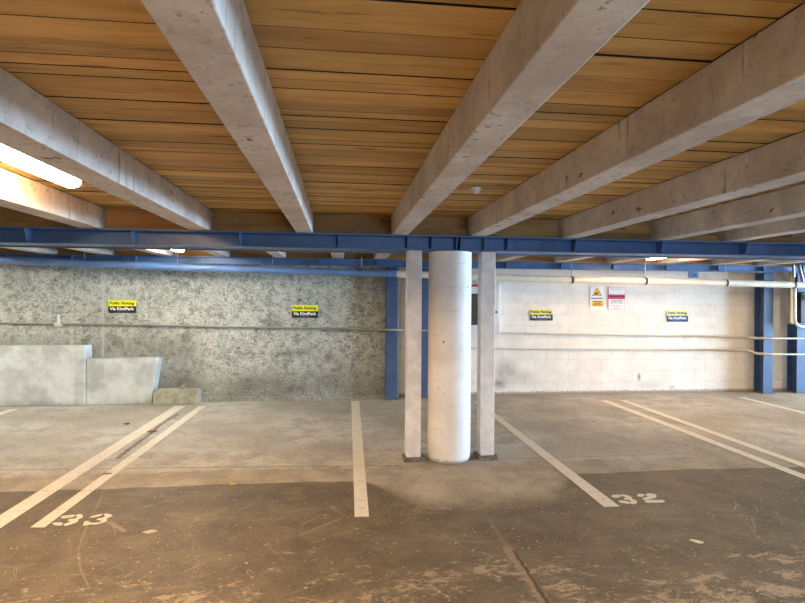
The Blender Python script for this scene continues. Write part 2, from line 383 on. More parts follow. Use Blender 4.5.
# ---------------------------------------------------------------- mesh helpers
class MB:
    def __init__(s): s.v, s.f, s.sm, s.tint = [], [], [], []
    def add(s, vs, fs, smooth=False, tint=None):
        k = len(s.v); s.v += [tuple(map(float, q)) for q in vs]
        for f in fs: s.f.append([i + k for i in f]); s.sm.append(smooth); s.tint.append(tint)
    def box(s, x0, x1, y0, y1, z0, z1, tint=None):
        vs = [(x, y, z) for x in (x0, x1) for y in (y0, y1) for z in (z0, z1)]
        s.add(vs, [(0, 1, 3, 2), (4, 6, 7, 5), (0, 4, 5, 1), (2, 3, 7, 6), (0, 2, 6, 4), (1, 5, 7, 3)], tint=tint)
    def prism(s, poly, ext, smooth=False):
        """closed polygon (3-D points) pushed along ext"""
        n = len(poly); e = Vector(ext); a = [Vector(q) for q in poly]
        vs = a + [q + e for q in a]
        s.add(vs, [tuple(range(n))[::-1], tuple(range(n, 2 * n))] + [(i, (i + 1) % n, (i + 1) % n + n, i + n) for i in range(n)], smooth)
    def tube(s, pts, r, seg=12, cap=True):
        pts = [Vector(p) for p in pts]; rings = []
        t0 = (pts[1] - pts[0]).normalized()
        ref = Vector((0, 0, 1)) if abs(t0.z) < .9 else Vector((0, 1, 0))
        n = t0.cross(ref).normalized()
        vs = []
        for i, p in enumerate(pts):
            a = (pts[i] - pts[i - 1]).normalized() if i else t0
            b = (pts[i + 1] - pts[i]).normalized() if i < len(pts) - 1 else a
            t = (a + b).normalized(); n = (n - t * n.dot(t)).normalized(); bi = t.cross(n)
            k = 1 / max(.5, a.dot(t))
            for j in range(seg):
                w = 2 * PI * j / seg; vs.append(p + (n * math.cos(w) + bi * math.sin(w)) * r * (k if 0 < i < len(pts) - 1 else 1))
        fs = [(i * seg + j, i * seg + (j + 1) % seg, (i + 1) * seg + (j + 1) % seg, (i + 1) * seg + j) for i in range(len(pts) - 1) for j in range(seg)]
        s.add(vs, fs, True)
        if cap: s.add(vs[:seg], [tuple(range(seg))[::-1]]); s.add(vs[-seg:], [tuple(range(seg))])
    def lathe(s, cx, cy, prof, seg=48):
        vs = [(cx + r * math.cos(2 * PI * j / seg), cy + r * math.sin(2 * PI * j / seg), z) for r, z in prof for j in range(seg)]
        m = len(prof)
        fs = [(i * seg + j, i * seg + (j + 1) % seg, (i + 1) * seg + (j + 1) % seg, (i + 1) * seg + j) for i in range(m - 1) for j in range(seg)]
        s.add(vs, fs, True)
        s.add(vs[:seg], [tuple(range(seg))[::-1]]); s.add(vs[-seg:], [tuple(range(seg))])
    def build(s, name, mat, parent=None, bevel=0.0):
        me = bpy.data.meshes.new(name); o0 = Vector((0, 0, 0))
        if parent is not None: o0 = parent.location
        else:
            a = np.array(s.v); o0 = Vector(((a[:, 0].min() + a[:, 0].max()) / 2, (a[:, 1].min() + a[:, 1].max()) / 2, a[:, 2].min()))
        if parent is not None and parent.parent is not None: o0 = parent.location + parent.parent.location
        me.from_pydata([(Vector(q) - o0) for q in s.v], [], s.f); me.update()
        for p, k in zip(me.polygons, s.sm): p.use_smooth = k
        if any(t is not None for t in s.tint):
            at = me.color_attributes.new('tint', 'FLOAT_COLOR', 'CORNER')
            for p, t in zip(me.polygons, s.tint):
                for li in p.loop_indices: at.data[li].color = (*(t or (.5, .5, .5)), 1)
        bm = bmesh.new(); bm.from_mesh(me); bmesh.ops.recalc_face_normals(bm, faces=bm.faces); bm.to_mesh(me); bm.free()
        me.materials.append(MAT[mat])
        o = bpy.data.objects.new(name, me); COL.objects.link(o)
        if parent is not None: o.parent = parent
        else: o.location = o0
        if bevel:
            m = o.modifiers.new('bevel', 'BEVEL'); m.width = bevel; m.segments = 2; m.limit_method = 'ANGLE'; m.angle_limit = .6
        return o
def tag(o, label, cat, group=None):
    o['label'] = label; o['category'] = cat; o['kind'] = 'thing'
    if group: o['group'] = group
    return o
def thing(name, loc, label, cat, group=None):
    o = bpy.data.objects.new(name, None); COL.objects.link(o); o.location = [float(c) for c in loc]; o.empty_display_size = .1
    return tag(o, label, cat, group)
def struct(o): o['kind'] = 'structure'; return o
def rtint(): return (random.random(), random.random(), random.random())

# ---------------------------------------------------------------- setting
XL, XR, YB, YF = -9.0, 18.0, -5.0, 9.1
OY0, OY1 = 2.6, 7.0                                  # the vehicle opening in the right wall
DX0, DX1 = 2.0, 2.26                                   # narrow unseen slit behind the viewer, added for frontal daylight
m = MB(); m.box(XL, XR, YB, 9.3, -.15, 0); struct(m.build('floor', 'floor'))
YC = 8.92                                             # rough concrete wall face
XW = float(ony(398, 390, 9.0)[0])                      # where the blockwork starts
m = MB(); m.box(XL, XW, YC, 9.4, 0, 2.75); struct(m.build('wall_back_left', 'rough_wall'))
m = MB()
m.prism([(-2.2, YC, 0), (-2.2, YC, .06), (-2.2, YC - .05, .02), (-2.2, YC - .1, 0)], (XW - .15 + 2.2, 0, 0)); struct(m.build('trim_1', 'rough_wall'))
m = MB(); m.box(XW, XR, YF, 9.4, 0, 2.75); struct(m.build('wall_back_right', 'block'))
m = MB(); m.box(XL - .2, XL, YB, 9.4, 0, 2.75); struct(m.build('wall_left', 'far_wall'))
m = MB(); m.box(XL, DX0, YB - .2, YB, 0, 2.75); struct(m.build('wall_front_left', 'far_wall'))
m = MB(); m.box(DX1, XR, YB - .2, YB, 0, 2.75); struct(m.build('wall_front_right', 'far_wall'))
m = MB(); m.box(DX0, DX1, YB - .2, YB, 2.3, 2.75); struct(m.build('wall_front_top', 'far_wall'))
m = MB(); m.box(XR, XR + .2, YB, OY0, 0, 2.75); struct(m.build('wall_right', 'far_wall'))
m = MB(); m.box(XR, XR + .2, OY1, 9.4, 0, 2.75); struct(m.build('wall_right_rear', 'far_wall'))

ZB, ZC = 2.305, 2.512                                  # beam soffit, boarding soffit
YG = 5.53
FRONT = [(-8.05, -7.87), (-7.1, -6.92), (-6.15, -5.97), (-5.2, -5.02), (-4.3, -4.12), (-3.48, -3.30), (-2.46, -2.265), (-1.46, -1.27), (-.447, -.284), (.507, .668), (1.318, 1.486),
         (2.305, 2.478), (3.34, 3.51), (4.135, 4.31), (5.05, 5.23), (5.95, 6.13), (6.6, 6.78), (7.2, 7.38), (8.1, 8.28), (9.0, 9.18), (9.9, 10.08), ]
REAR = [(-7.9, -7.73), (-7.0, -6.83), (-6.1, -5.93), (-5.32, -5.15), (-4.48, -4.31), (-3.66, -3.49), (-2.79, -2.62), (-1.92, -1.75), (-1.05, -.88), (-.15, .04), (.52, .71), (1.5, 1.67),
        (2.55, 2.72), (3.59, 3.77), (4.5, 4.68), (5.48, 5.66), (6.46, 6.64), (7.32, 7.5), (8.2, 8.38), (9.1, 9.28), (10, 10.18)]
m = MB()
def boards(ribs, y0, y1):
    xs = [XL] + [x for r in ribs for x in r] + [XR]
    for i in range(0, len(xs), 2):
        a, b = xs[i] - .004, xs[i + 1] + .004
        y = y0
        while y < y1:
            w = random.choice((.085, .1, .12, .14, .16, .18)) * random.uniform(.9, 1.1)
            e = min(y + w, y1); z = ZC + random.uniform(0, .002)
            t = rtint()
            g = random.choice((.004, .005, .007, .009)); z += random.choice((0, 0, .003))
            m.box(a, b, y, e - g, z, ZC + .03, tint=t)
            y = e
boards(FRONT, YB, YG); boards(REAR, YG, 9.1)
ce = struct(m.build('ceiling', 'board_wood'))
ce.data.materials.append(MAT['backing'])               # board edges painted dark to put seam shade into the colour
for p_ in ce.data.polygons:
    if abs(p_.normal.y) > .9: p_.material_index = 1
m = MB(); m.box(XL, XR, YB, 9.4, ZC + .031, ZC + .2); struct(m.build('ceiling_slab', 'backing'))

# ---------------------------------------------------------------- beams
front_labels = {
    5: 'limewashed concrete beam at far left edge, only its pale end showing above the girder',
    6: 'limewashed concrete beam on the left of the glowing tube light, warmly lit along its face',
    7: 'limewashed concrete beam just right of the glowing tube light, bluish right face',
    8: 'wide limewashed concrete beam running to the girder left of the round column, bright right face',
    9: 'broad limewashed concrete beam meeting the girder above the left white steel post',
    10: 'long limewashed concrete beam with dark cracks, meeting the girder above the right white post',
    11: 'limewashed concrete beam meeting the girder above the yellow warning sign',
    12: 'limewashed concrete beam meeting the girder above the faded blue parking sign',
    13: 'shadowed limewashed concrete beam running out at the right edge, second last before the corner',
    14: 'limewashed concrete beam end near the right edge of the front girder, last on right'}
for i, (a, b) in enumerate(FRONT):
    if i < 4 or i > 16: continue
    m = MB(); m.box(a, b, YB + .01, YG + .02, ZB, ZC - .0004)
    o = m.build('concrete_beam', 'beam', None, .006)
    tag(o, front_labels.get(i, 'limewashed concrete ceiling beam out of sight, %s the front girder' % ('beyond the left end of' if i < 6 else 'just beyond the right end of' if i == 15 else 'farther beyond the right end of')), 'beam', 'concrete beams over the front bay')
ordn = ['first', 'second', 'third', 'fourth', 'fifth', 'sixth', 'seventh', 'eighth', 'ninth', 'tenth', 'eleventh', 'twelfth', 'thirteenth', 'fourteenth', 'fifteenth', 'sixteenth']
k = 0
for i, (a, b) in enumerate(REAR):
    if i < 3 or i > 18: continue
    m = MB(); m.box(a, b, YG + .05, 9.05 if a > XW else 8.9, ZB - .005, ZC - .0004)
    o = m.build('concrete_beam', 'beam', None, .006)
    tag(o, 'concrete beam behind the front girder, %s from the left over the back walls' % ordn[k], 'beam', 'concrete beams over the rear bay'); k += 1
lab = {4: None, 5: 'between far left beam end and warmly lit beam', 6: 'under the end of the glowing tube light', 7: 'between the bluish beam and the widest left beam',
       8: 'between the two widest beams left of the column', 9: 'directly above the round white column', 10: 'to the right above the right white steel post', 11: 'above the red and yellow wall signs',
       12: 'above the faded blue parking sign', 13: 'near the right edge, short and shadowed', 14: 'at the very right edge of the girder'}
for i in range(4, 16):
    a, b = FRONT[i][1], FRONT[i + 1][0]
    m = MB(); m.box(a + .002, b - .002, YG - .02, YG + .015, ZB + .004, ZB + .075, tint=rtint()); m.box(a + .002, b - .002, YG - .012, YG + .015, ZB + .077, ZC - .001, tint=rtint())
    o = m.build('timber_end_board', 'end_wood')
    tag(o, 'brown timber end board on front girder ' + (lab.get(i) or ('hidden past its left end' if i < 6 else 'hidden past its right end')), 'board', 'timber end boards on the front girder')
k = 0
for i in range(3, 18):
    a, b = REAR[i][1], REAR[i + 1][0]
    m = MB(); m.box(a + .002, b - .002, 8.757, 8.775, ZB - .003, ZC - .001, tint=rtint())
    o = m.build('timber_end_board', 'end_wood')
    tag(o, 'brown timber end board on the rear girder by back wall, %s from left' % ordn[k], 'board', 'timber end boards on the rear girder'); k += 1

# ---------------------------------------------------------------- girders
def girder(x0, x1, yw, zb, zt, tf, bf, stiff, label, rear=False):
    t = thing('steel_girder', ((x0 + x1) / 2, yw, zb), label, 'girder', 'blue steel girders')
    th = .013
    m = MB(); m.box(x0, x1, yw - tf[0], yw + tf[1], zt - th, zt); m.build('top_flange', 'blue', t, .002)
    m = MB(); m.box(x0, x1, yw - bf[0], yw + bf[1], zb, zb + th); m.build('bottom_flange', 'blue', t, .002)
    m = MB(); m.box(x0, x1, yw - .006, yw + .006, zb + th, zt - th); m.build('web', 'blue', t)
    if not rear:
        m = MB(); m.box(x0 if x0 < 0 else 1.40, x1 if x1 > 2 else .915, yw + bf[1] - .012, yw + bf[1] + .004, zb - .014, zb - .0003); m.build('lit_rim_strip', 'blue', t)  # extra strip added for the lighter, lit rear rim of the flange underside
    for x in stiff:
        m = MB()
        fr, fb = (tf[0] - .012, bf[0] - .004)
        m.prism([(x - .006, yw - .006, zb + th), (x - .006, yw - fb, zb + th), (x - .006, yw - fr, zt - th), (x - .006, yw - .006, zt - th)], (.012, 0, 0)); m.build('stiffener', 'blue', t)
    return t
gx = lambda px: float(ony(px, 240, 5.385)[0])
g1 = girder(-8.2, 1.172, YG, 2.155, 2.303, (.16, .16), (.105, .2), [-6.2, -5.15, -4.15, gx(24), gx(131.5), gx(239), gx(338.5), gx(408.5), gx(432.5), gx(457.5)], 'blue painted steel girder length under the beams, left of the splice over the round column')
g2 = girder(1.182, 8.6, YG, 2.155, 2.303, (.16, .16), (.105, .2), [gx(461.5), gx(486), gx(509), gx(577), gx(664), gx(749), 5.35, 6.3, 7.3], 'blue painted steel girder length under the beams, right of the splice over the round column')
YG2 = 8.72
st = [-5.0 + .93 * i for i in range(7)]
g3 = girder(-8.2, XW + .02, YG2, 2.185, 2.295, (.075, .06), (.075, .06), st, 'blue steel girder along the top of the rough concrete back wall, behind the blue pipe', True)
g4 = girder(XW + .03, 10.5, 8.82, 2.18, 2.293, (.075, .06), (.075, .06), [1.7, 2.75, 3.72, 4.65, 5.62, 6.6, 7.47, 8.4, 9.3], 'blue steel girder along the top of the white block back wall', True)
q = ony(693, 272, 8.75)
m = MB(); m.box(q[0] - .09, q[0] + .09, 8.735, 8.755, 2.06, 2.179); br = m.build('bracket', 'blue', g4)
m = MB(); m.tube([(q[0] + .02, 8.734, 2.115), (q[0] + .02, 8.715, 2.115)], .014, 6); m.build('bolt', 'black', br)

# ---------------------------------------------------------------- round column and posts
m = MB(); m.lathe(1.124, 5.49, [(.196, 0), (.206, .006), (.215, .028), (.221, .075), (.222, .15), (.222, 2.0), (.222, 2.139)], 64)
tag(m.build('round_column', 'column'), 'round white painted column standing between two square white steel posts', 'column')
for x0, x1, lb in ((.672, .822, 'slender square white steel post on the left side of the round column'), (1.442, 1.592, 'slender square white steel post on the right side of the round column')):
    t = thing('steel_post', ((x0 + x1) / 2, 5.505, 0), lb, 'post', 'white square steel posts')
    m = MB(); m.box(x0, x1, 5.43, 5.58, .035, 2.152); m.build('shaft', 'post', t, .008)
    m = MB(); m.box(x0 - .02, x1 + .025, 5.395, 5.615, .021, .034); pl = m.build('base_plate', 'pad', t, .002)
    for bx in (x0 - .008, x1 + .013):
        m = MB(); m.tube([(bx, 5.41, .0345), (bx, 5.41, .055)], .009, 6); m.build('bolt', 'pad', pl)
    m = MB(); m.prism([(x0 - .03, 5.375, 0), (x1 + .035, 5.37, 0), (x1 + .04, 5.625, 0), (x0 - .025, 5.635, 0)], (0, 0, .02)); m.build('grout_pad', 'pad', t, .006)

# ---------------------------------------------------------------- wall columns
def hcol(x0, x1, yf, yb, label):
    t = thing('wall_column', ((x0 + x1) / 2, (yf + yb) / 2, 0), label, 'column', 'blue steel columns against the back wall')
    m = MB(); m.box(x0, x1, yf, yf + .012, .012, 2.178); m.build('front_flange', 'blue_column', t, .002)
    m = MB(); m.box(x0, x1, yb - .012, yb, .012, 2.178); m.build('rear_flange', 'blue_column', t, .002)
    xm = (x0 + x1) / 2
    m = MB(); m.box(xm - .005, xm + .005, yf + .012, yb - .012, .012, 2.178); m.build('web', 'blue_column', t)
    m = MB(); m.box(x0 - .02, x1 + .02, yf - .015, yb, 0, .011); m.build('base_plate', 'pad', t)
X = lambda px, Y: float(ony(px, 350, Y)[0])
hcol(X(386, 8.76), X(397.5, 8.76), 8.76, 8.915, 'blue steel wall column closing the right end of the rough concrete wall')
hcol(X(421, 8.9), X(432, 8.9), 8.9, 9.05, 'blue steel wall column seen in the gap between left post and round column')
hcol(X(763.5, 8.84), X(773, 8.84), 8.84, 9.06, 'blue steel wall column at the right end of the white block wall')
hcol(X(797, 8.84), X(806, 8.84), 8.84, 9.06, 'blue steel wall column at the right edge behind the cables')

# ---------------------------------------------------------------- plinths
YP = 8.68
xa, xb, xc = X(85, YP), X(157.5, YP), X(151, YP)
zt1, zt2 = float(ony(60, 346, YP)[2]), float(ony(120, 358.6, YP)[2])
m = MB(); m.prism([(-8.9, YP, 0), (xa + .01, YP, 0), (xa, YP, zt1), (-8.9, YP, zt1)], (0, YC - YP - .0005, 0))
tag(m.build('concrete_plinth', 'plinth', None, .012), 'tall smooth grey concrete plinth at the left foot of the rough wall', 'plinth', 'smooth concrete plinths')
m = MB(); m.prism([(xa + .014, YP + .01, 0), (xc, YP + .01, 0), (xc + .03, YP + .01, .22), (xb, YP + .01, zt2 - .03), (xb - .03, YP + .01, zt2), (xa + .014, YP + .01, zt2)], (0, YC - YP - .0105, 0))
tag(m.build('concrete_plinth', 'plinth', None, .012), 'lower smooth grey concrete plinth stepping down between the tall plinth and the small curb block', 'plinth', 'smooth concrete plinths')
zc = float(ony(175, 390, 8.64)[2])
m = MB(); x0, x1 = xc + .015, X(198.5, 8.62)
m.prism([(x0 + .03, 8.62, 0), (x1, 8.62, 0), (x1 - .01, 8.62, zc * .8), (x1 - .03, 8.62, zc), (x0 + .06, 8.62, zc), (x0 + .035, 8.62, zc * .9)], (0, .24, 0))
tag(m.build('curb_block', 'curb', None, .012), 'small weathered concrete curb block at the foot of the rough wall beside the low plinth', 'block')
m = MB(); q = ony(183, 386.5, 8.75)
m.add([(q[0] - .05, 8.72, zc), (q[0] + .05, 8.72, zc), (q[0] + .05, 8.8, zc), (q[0] - .05, 8.8, zc), (q[0] - .025, 8.74, zc + .035), (q[0] + .02, 8.745, zc + .04), (q[0] + .015, 8.78, zc + .09), (q[0] - .01, 8.785, zc + .07)],
      [(0, 1, 5, 4), (1, 2, 6, 5), (2, 3, 7, 6), (3, 0, 4, 7), (4, 5, 6, 7), (3, 2, 1, 0)])
tag(m.build('rubble_stone', 'stone'), 'small lump of rubble lying on top of the curb block', 'stone')

# ---------------------------------------------------------------- pipes
def path(pts, Y): return [tuple(ony(x, y, Y)) for x, y in pts]
def clamp_ring(m, c, r, w=.02):
    seg = 20
    vs = [(c[0] + dx, c[1] + rr * math.cos(2 * PI * j / seg), c[2] + rr * math.sin(2 * PI * j / seg)) for dx in (-w, w) for rr in (r,) for j in range(seg)]
    m.add(vs, [(j, (j + 1) % seg, seg + (j + 1) % seg, seg + j) for j in range(seg)], True)
YPI = 8.56
def rodtop(x): return ZB - .006 if any(a - .01 < x < b + .01 for a, b in REAR) else ZC - .001
pb = path([(-60, 256.8), (0, 259.5), (100, 264), (200, 267.8), (300, 271), (396, 273.8)], YPI)
pw = path([(396.4, 273.9), (495, 277.4), (565, 279.7), (684, 281.8), (792, 284.8), (850, 286.5)], YPI)
t = thing('drain_pipe', pb[3], 'long drain pipe hung below the rear girders, part blue and part cream', 'pipe')
m = MB(); m.tube(pb, .056, 20); o = m.build('blue_run', 'blue_pipe', t); o['label'] = 'blue painted run of the pipe'
m = MB(); m.tube(pw, .056, 20); o = m.build('cream_run', 'white_pipe', t); o['label'] = 'cream painted run of the pipe'
def on(pl, px):
    for a, b in zip(pl, pl[1:]):
        x = X(px, YPI)
        if a[0] <= x <= b[0]:
            k = (x - a[0]) / (b[0] - a[0]); return tuple(a[i] + (b[i] - a[i]) * k for i in range(3))
for px in (84, 177, 272, 361):
    c = on(pb, px); m = MB(); clamp_ring(m, c, .0605); h = m.build('hanger', 'blue_pipe', t)
    m = MB(); m.tube([(c[0], c[1], c[2] + .06), (c[0], c[1], rodtop(c[0]))], .006, 8); m.build('rod', 'rod', h)
for px in (571, 644.5, 725, 793):
    c = on(pw, px); m = MB(); clamp_ring(m, c, .062, .018); h = m.build('hanger', 'black', t)
    m = MB(); m.tube([(c[0], c[1], c[2] + .06), (c[0], c[1], rodtop(c[0]))], .006, 8); m.build('rod', 'rod', h)

# conduits
m = MB(); YCo = 8.885
t = thing('conduit', tuple(ony(200, 326, YCo)), 'thin grey conduit running along the rough concrete wall below the yellow signs', 'conduit')
m.tube(path([(-40, 322.3), (0, 322.8), (100, 324.2), (200, 326.3), (300, 328), (378, 329.3)], YCo) + [tuple(ony(382.5, 329.6, 8.72)), tuple(ony(398, 330, 8.72)), tuple(ony(401, 330, 8.86)), tuple(ony(461, 331.2, 8.86))], .017, 10); m.build('tube', 'conduit', t)
m = MB(); m.tube([tuple(ony(58, 325.3, 8.87)), tuple(ony(58.5, 314.5, 8.87))], .022, 10); o = m.build('stub', 'conduit_pale', t)
m = MB(); q = ony(58, 324, 8.87); m.box(q[0] - .05, q[0] + .05, 8.85, 8.915, q[2] - .035, q[2] + .015); m.build('tee_box', 'conduit_pale', t)
for px in (150, 240, 330):
    q = ony(px, 325.2 + (px - 150) * .0195, YCo); m = MB(); clamp_ring(m, (q[0], YCo, q[2]), .019, .014); m.build('saddle', 'conduit', t)
YR = 9.07
for pts, jog, lb, mt in (([(501.5, 332.8), (520, 333.2), (565, 334), (660, 335.6), (748, 337.1)], [(757, 338.2), (775, 338.4), (850, 338.6)], 'upper of the two thin cream conduits crossing the white block wall', 'conduit_pale'),
                     ([(440, 347.5), (500, 348.3), (565, 349.2), (660, 349.6), (748, 350.3)], [(757.5, 353.6), (775, 354.2), (850, 354.8)], 'lower of the two thin cream conduits crossing the white block wall', 'conduit_pale')):
    P = path(pts, YR) + path(jog, 8.8)
    t = thing('conduit', P[2], lb, 'conduit', 'conduits on the white wall')
    m = MB(); m.tube(P, .016, 10); m.build('tube', mt, t)
    for px, py in pts[1:4]:
        q = ony(px + 25, py + .3, YR); m = MB(); clamp_ring(m, (q[0], YR, q[2]), .019, .012); m.build('saddle', mt, t)

# right-hand services
t = thing('downpipe', tuple(ony(795, 330, 8.7)), 'cream downpipe at the right edge bending round below a tan casing', 'pipe')
P = path([(794.8, 287), (794.8, 318), (795.4, 322.5), (797.5, 325.5), (801, 326.8), (830, 327.5)], 8.68)
m = MB(); m.tube(P, .026, 12); m.build('tube', 'white_pipe', t)
t2 = (X(789, 8.75), X(793, 8.75))
m = MB(); z0, z1 = float(ony(790, 324, 8.75)[2]), 2.178
m.box(t2[0], t2[1], 8.73, 8.8, z0, z1); tag(m.build('cable_casing', 'tan_duct', None, .004), 'narrow tan cable casing standing upright beside the cream downpipe at right', 'casing')
for i, (pts, r) in enumerate((([(793, 258), (793.5, 268), (794, 277)], .02), ([(797, 258), (800, 270), (803, 282), (812, 300)], .026), ([(800, 258), (804, 272), (812, 290)], .022))):
    m = MB(); P = path(pts, 8.665 + .012 * i)
    P = [(P[0][0], P[0][1], ZB + .1)] + P
    m.tube(P, r, 10)
    tag(m.build('cable', 'steel', None), ['short silver cable dropping straight behind the drain pipe at the right edge', 'thick silver cable slanting down to the right edge past the drain pipe', 'silver cable nearest the right edge, slanting down'][i], 'cable', 'silver cables at the right edge')
m = MB(); a = ony(801.5, 292, 8.72); b = ony(815, 323, 8.72)
m.box(a[0], b[0], 8.73, 8.82, b[2], a[2]); t = tag(m.build('junction_box', 'black', None, .01), 'black junction box cut off by the right edge above the bent downpipe', 'box')

# cabinet behind the right post
Yc = 8.93
a = ony(463, 283, Yc); b = ony(500, 333.5, Yc)
t = thing('alarm_cabinet', ((a[0] + b[0]) / 2, 9.0, b[2]), 'pale wall cabinet with dark window and red label, behind the right steel post', 'cabinet')
m = MB(); m.box(a[0], b[0], Yc, YF, b[2], a[2]); body = m.build('body', 'cabinet', t, .008)
a = ony(464, 293.5, Yc); b = ony(484, 325, Yc)
m = MB(); m.box(a[0], b[0], Yc - .008, Yc - .001, b[2], a[2]); m.build('window', 'dark_glass', t)
a = ony(468, 284.2, Yc); b = ony(478, 287, Yc)
m = MB(); m.box(a[0], b[0], Yc - .006, Yc - .001, b[2], a[2]); m.build('red_label', 'red', t)
a = ony(488, 284.5, Yc); b = ony(499, 322, Yc)
m = MB(); m.box(a[0], b[0], Yc - .01, Yc - .001, b[2], a[2]); d = m.build('door', 'fitting', t, .003)
q = ony(496, 312, Yc); m = MB(); m.tube([(q[0], Yc - .0105, q[2]), (q[0], Yc - .03, q[2])], .017, 10); m.build('lock', 'black', d)

# ---------------------------------------------------------------- signs
def text_mesh(txt, name, mat, parent, x0, x1, z0, z1, y, bold=0.0, shear=0.0):
    cu = bpy.data.curves.new('tmp', 'FONT'); cu.body = txt; cu.size = 1; cu.offset = bold; cu.shear = shear; cu.extrude = .0
    ob = bpy.data.objects.new('tmp', cu); COL.objects.link(ob)
    dg = bpy.context.evaluated_depsgraph_get(); me = bpy.data.meshes.new_from_object(ob.evaluated_get(dg))
    bpy.data.objects.remove(ob)
    co = np.array([v.co[:] for v in me.vertices]); mn, mx = co.min(0), co.max(0)
    P = parent.location
    for v in me.vertices:
        fx = (v.co.x - mn[0]) / (mx[0] - mn[0]); fz = (v.co.y - mn[1]) / (mx[1] - mn[1])
        v.co = (x0 + (x1 - x0) * fx - P.x, y - P.y, z0 + (z1 - z0) * fz - P.z)
    me.name = name; me.materials.clear(); me.materials.append(MAT[mat])
    o = bpy.data.objects.new(name, me); COL.objects.link(o); o.parent = parent
    return o
def psign(x0, x1, y0, y1, Y, my, mb, mk, label):
    a = ony(x0, y0, Y); b = ony(x1, y1, Y); xa, xb, zt, zb = a[0], b[0], a[2], b[2]
    t = thing('parking_sign', ((xa + xb) / 2, Y, zb), label, 'sign', 'parking signs')
    zm = zb + (zt - zb) * .53; W = xb - xa; Hh = zt - zb
    m = MB(); m.box(xa, xb, Y, Y + .008, zm, zt); m.build('header_panel', my, t)
    m = MB(); m.box(xa, xb, Y, Y + .008, zb, zm - .0005); m.build('lower_panel', mb, t)
    text_mesh('Public Parking', 'header_lettering', mk, t, xa + W * .04, xb - W * .06, zt - Hh * .40, zt - Hh * .12, Y - .001, .03, .15)
    text_mesh('Via KiwiPark', 'lower_lettering', 'ink_white', t, xa + W * .05, xb - W * .07, zb + Hh * .21, zb + Hh * .46, Y - .001, .03)
    m = MB(); m.box(xa + W * .3, xb - W * .3, Y - .0012, Y - .0004, zb + Hh * .06, zb + Hh * .11); m.build('small_print', 'ink_grey', t)
psign(108.3, 136, 300.2, 313, YC - .012, 'sign_yellow', 'sign_black', 'ink_black', 'bright yellow and black parking sign on the rough wall above the low plinth')
psign(292, 318, 305, 318, YC - .012, 'sign_yellow', 'sign_black', 'ink_black', 'bright yellow and black parking sign on the rough wall nearest the blue wall column')
psign(530.3, 552.7, 309.3, 320.6, YF - .012, 'sign_faded', 'sign_slate', 'ink_black', 'yellow and slate parking sign on the white wall nearest the round column')
psign(667, 688, 310.3, 321.8, YF - .012, 'sign_pale', 'sign_navy', 'ink_black', 'faded pale yellow and blue parking sign on the white wall at right')

Y = YF - .010
a = ony(590.3, 287, Y); b = ony(603.8, 308.7, Y); xa, xb, zt, zb = a[0], b[0], a[2], b[2]; W, Hh = xb - xa, zt - zb
t = thing('warning_sign', ((xa + xb) / 2, Y, zb), 'white warning sign with yellow triangle left of the red banded sign', 'sign')
m = MB(); m.box(xa, xb, Y, Y + .008, zb, zt); m.build('panel', 'sign_white', t)
def tri(m, cx, z0, w, h, y, d=.001): m.prism([(cx - w / 2, y, z0), (cx + w / 2, y, z0), (cx + .01, y, z0 + h), (cx - .01, y, z0 + h)], (0, d, 0))
cx = (xa + xb) / 2
m = MB(); tri(m, cx, zb + Hh * .59, W * .74, Hh * .37, Y - .0015); m.build('triangle_edge', 'ink_black', t)
m = MB(); tri(m, cx, zb + Hh * .605, W * .66, Hh * .32, Y - .003); m.build('triangle', 'warn_yellow', t)
m = MB(); z0 = zb + Hh * .655                            # slanted dark pictogram
m.prism([(cx - W * .18, Y - .0045, z0), (cx - W * .02, Y - .0045, z0 - .005), (cx + W * .0, Y - .0045, z0 + Hh * .035), (cx + W * .14, Y - .0045, z0 + Hh * .075), (cx + W * .1, Y - .0045, z0 + Hh * .12), (cx - W * .1, Y - .0045, z0 + Hh * .07), (cx - W * .2, Y - .0045, z0 + Hh * .05)], (0, .001, 0)); m.build('pictogram', 'ink_black', t)
m = MB(); m.box(xa + W * .12, xb - W * .04, Y - .002, Y - .0008, zb + Hh * .10, zb + Hh * .37); m.build('yellow_panel', 'warn_yellow', t)
m = MB(); x = xa + W * .08
while x < xb - W * .08: m.box(x, x + W * .09, Y - .002, Y - .0008, zb + Hh * .44, zb + Hh * .515); x += W * .125
m.build('word_line', 'ink_blue', t)
m = MB()
for j, z in enumerate((.31, .235, .16)):
    x = xa + W * (.18 if j != 1 else .32)
    while x < xb - W * (.15 if j != 1 else .3): w = W * random.uniform(.06, .14); m.box(x, x + w, Y - .0032, Y - .0022, zb + Hh * z, zb + Hh * (z + .035)); x += w + W * .03
m.build('print_lines', 'ink_black', t)
a = ony(608.3, 287, Y); b = ony(624.8, 310, Y); xa, xb, zt, zb = a[0], b[0], a[2], b[2]; W, Hh = xb - xa, zt - zb
t = thing('notice_sign', ((xa + xb) / 2, Y, zb), 'white notice sign with red border and red band right of the yellow triangle sign', 'sign')
m = MB(); m.box(xa, xb, Y, Y + .008, zb, zt); m.build('border_panel', 'sign_red', t)
m = MB(); m.box(xa + .006, xb - .006, Y - .002, Y - .0008, zb + .006, zb + Hh * .47); m.box(xa + .006, xb - .006, Y - .002, Y - .0008, zb + Hh * .68, zt - .008); m.build('white_fields', 'sign_white', t)
m = MB()
for z, i in ((.40, .22), (.345, .12), (.285, .12)):
    x = xa + W * i
    while x < xb - W * i: w = W * random.uniform(.05, .13); m.box(x, x + w, Y - .0032, Y - .0022, zb + Hh * z, zb + Hh * (z + .03)); x += w + W * .035
m.build('print_lines', 'ink_grey', t)
m = MB(); m.box(xa + W * .1, xb - W * .1, Y - .0032, Y - .0022, zb + Hh * .90, zb + Hh * .925); m.build('top_line', 'ink_grey', t)
m = MB()
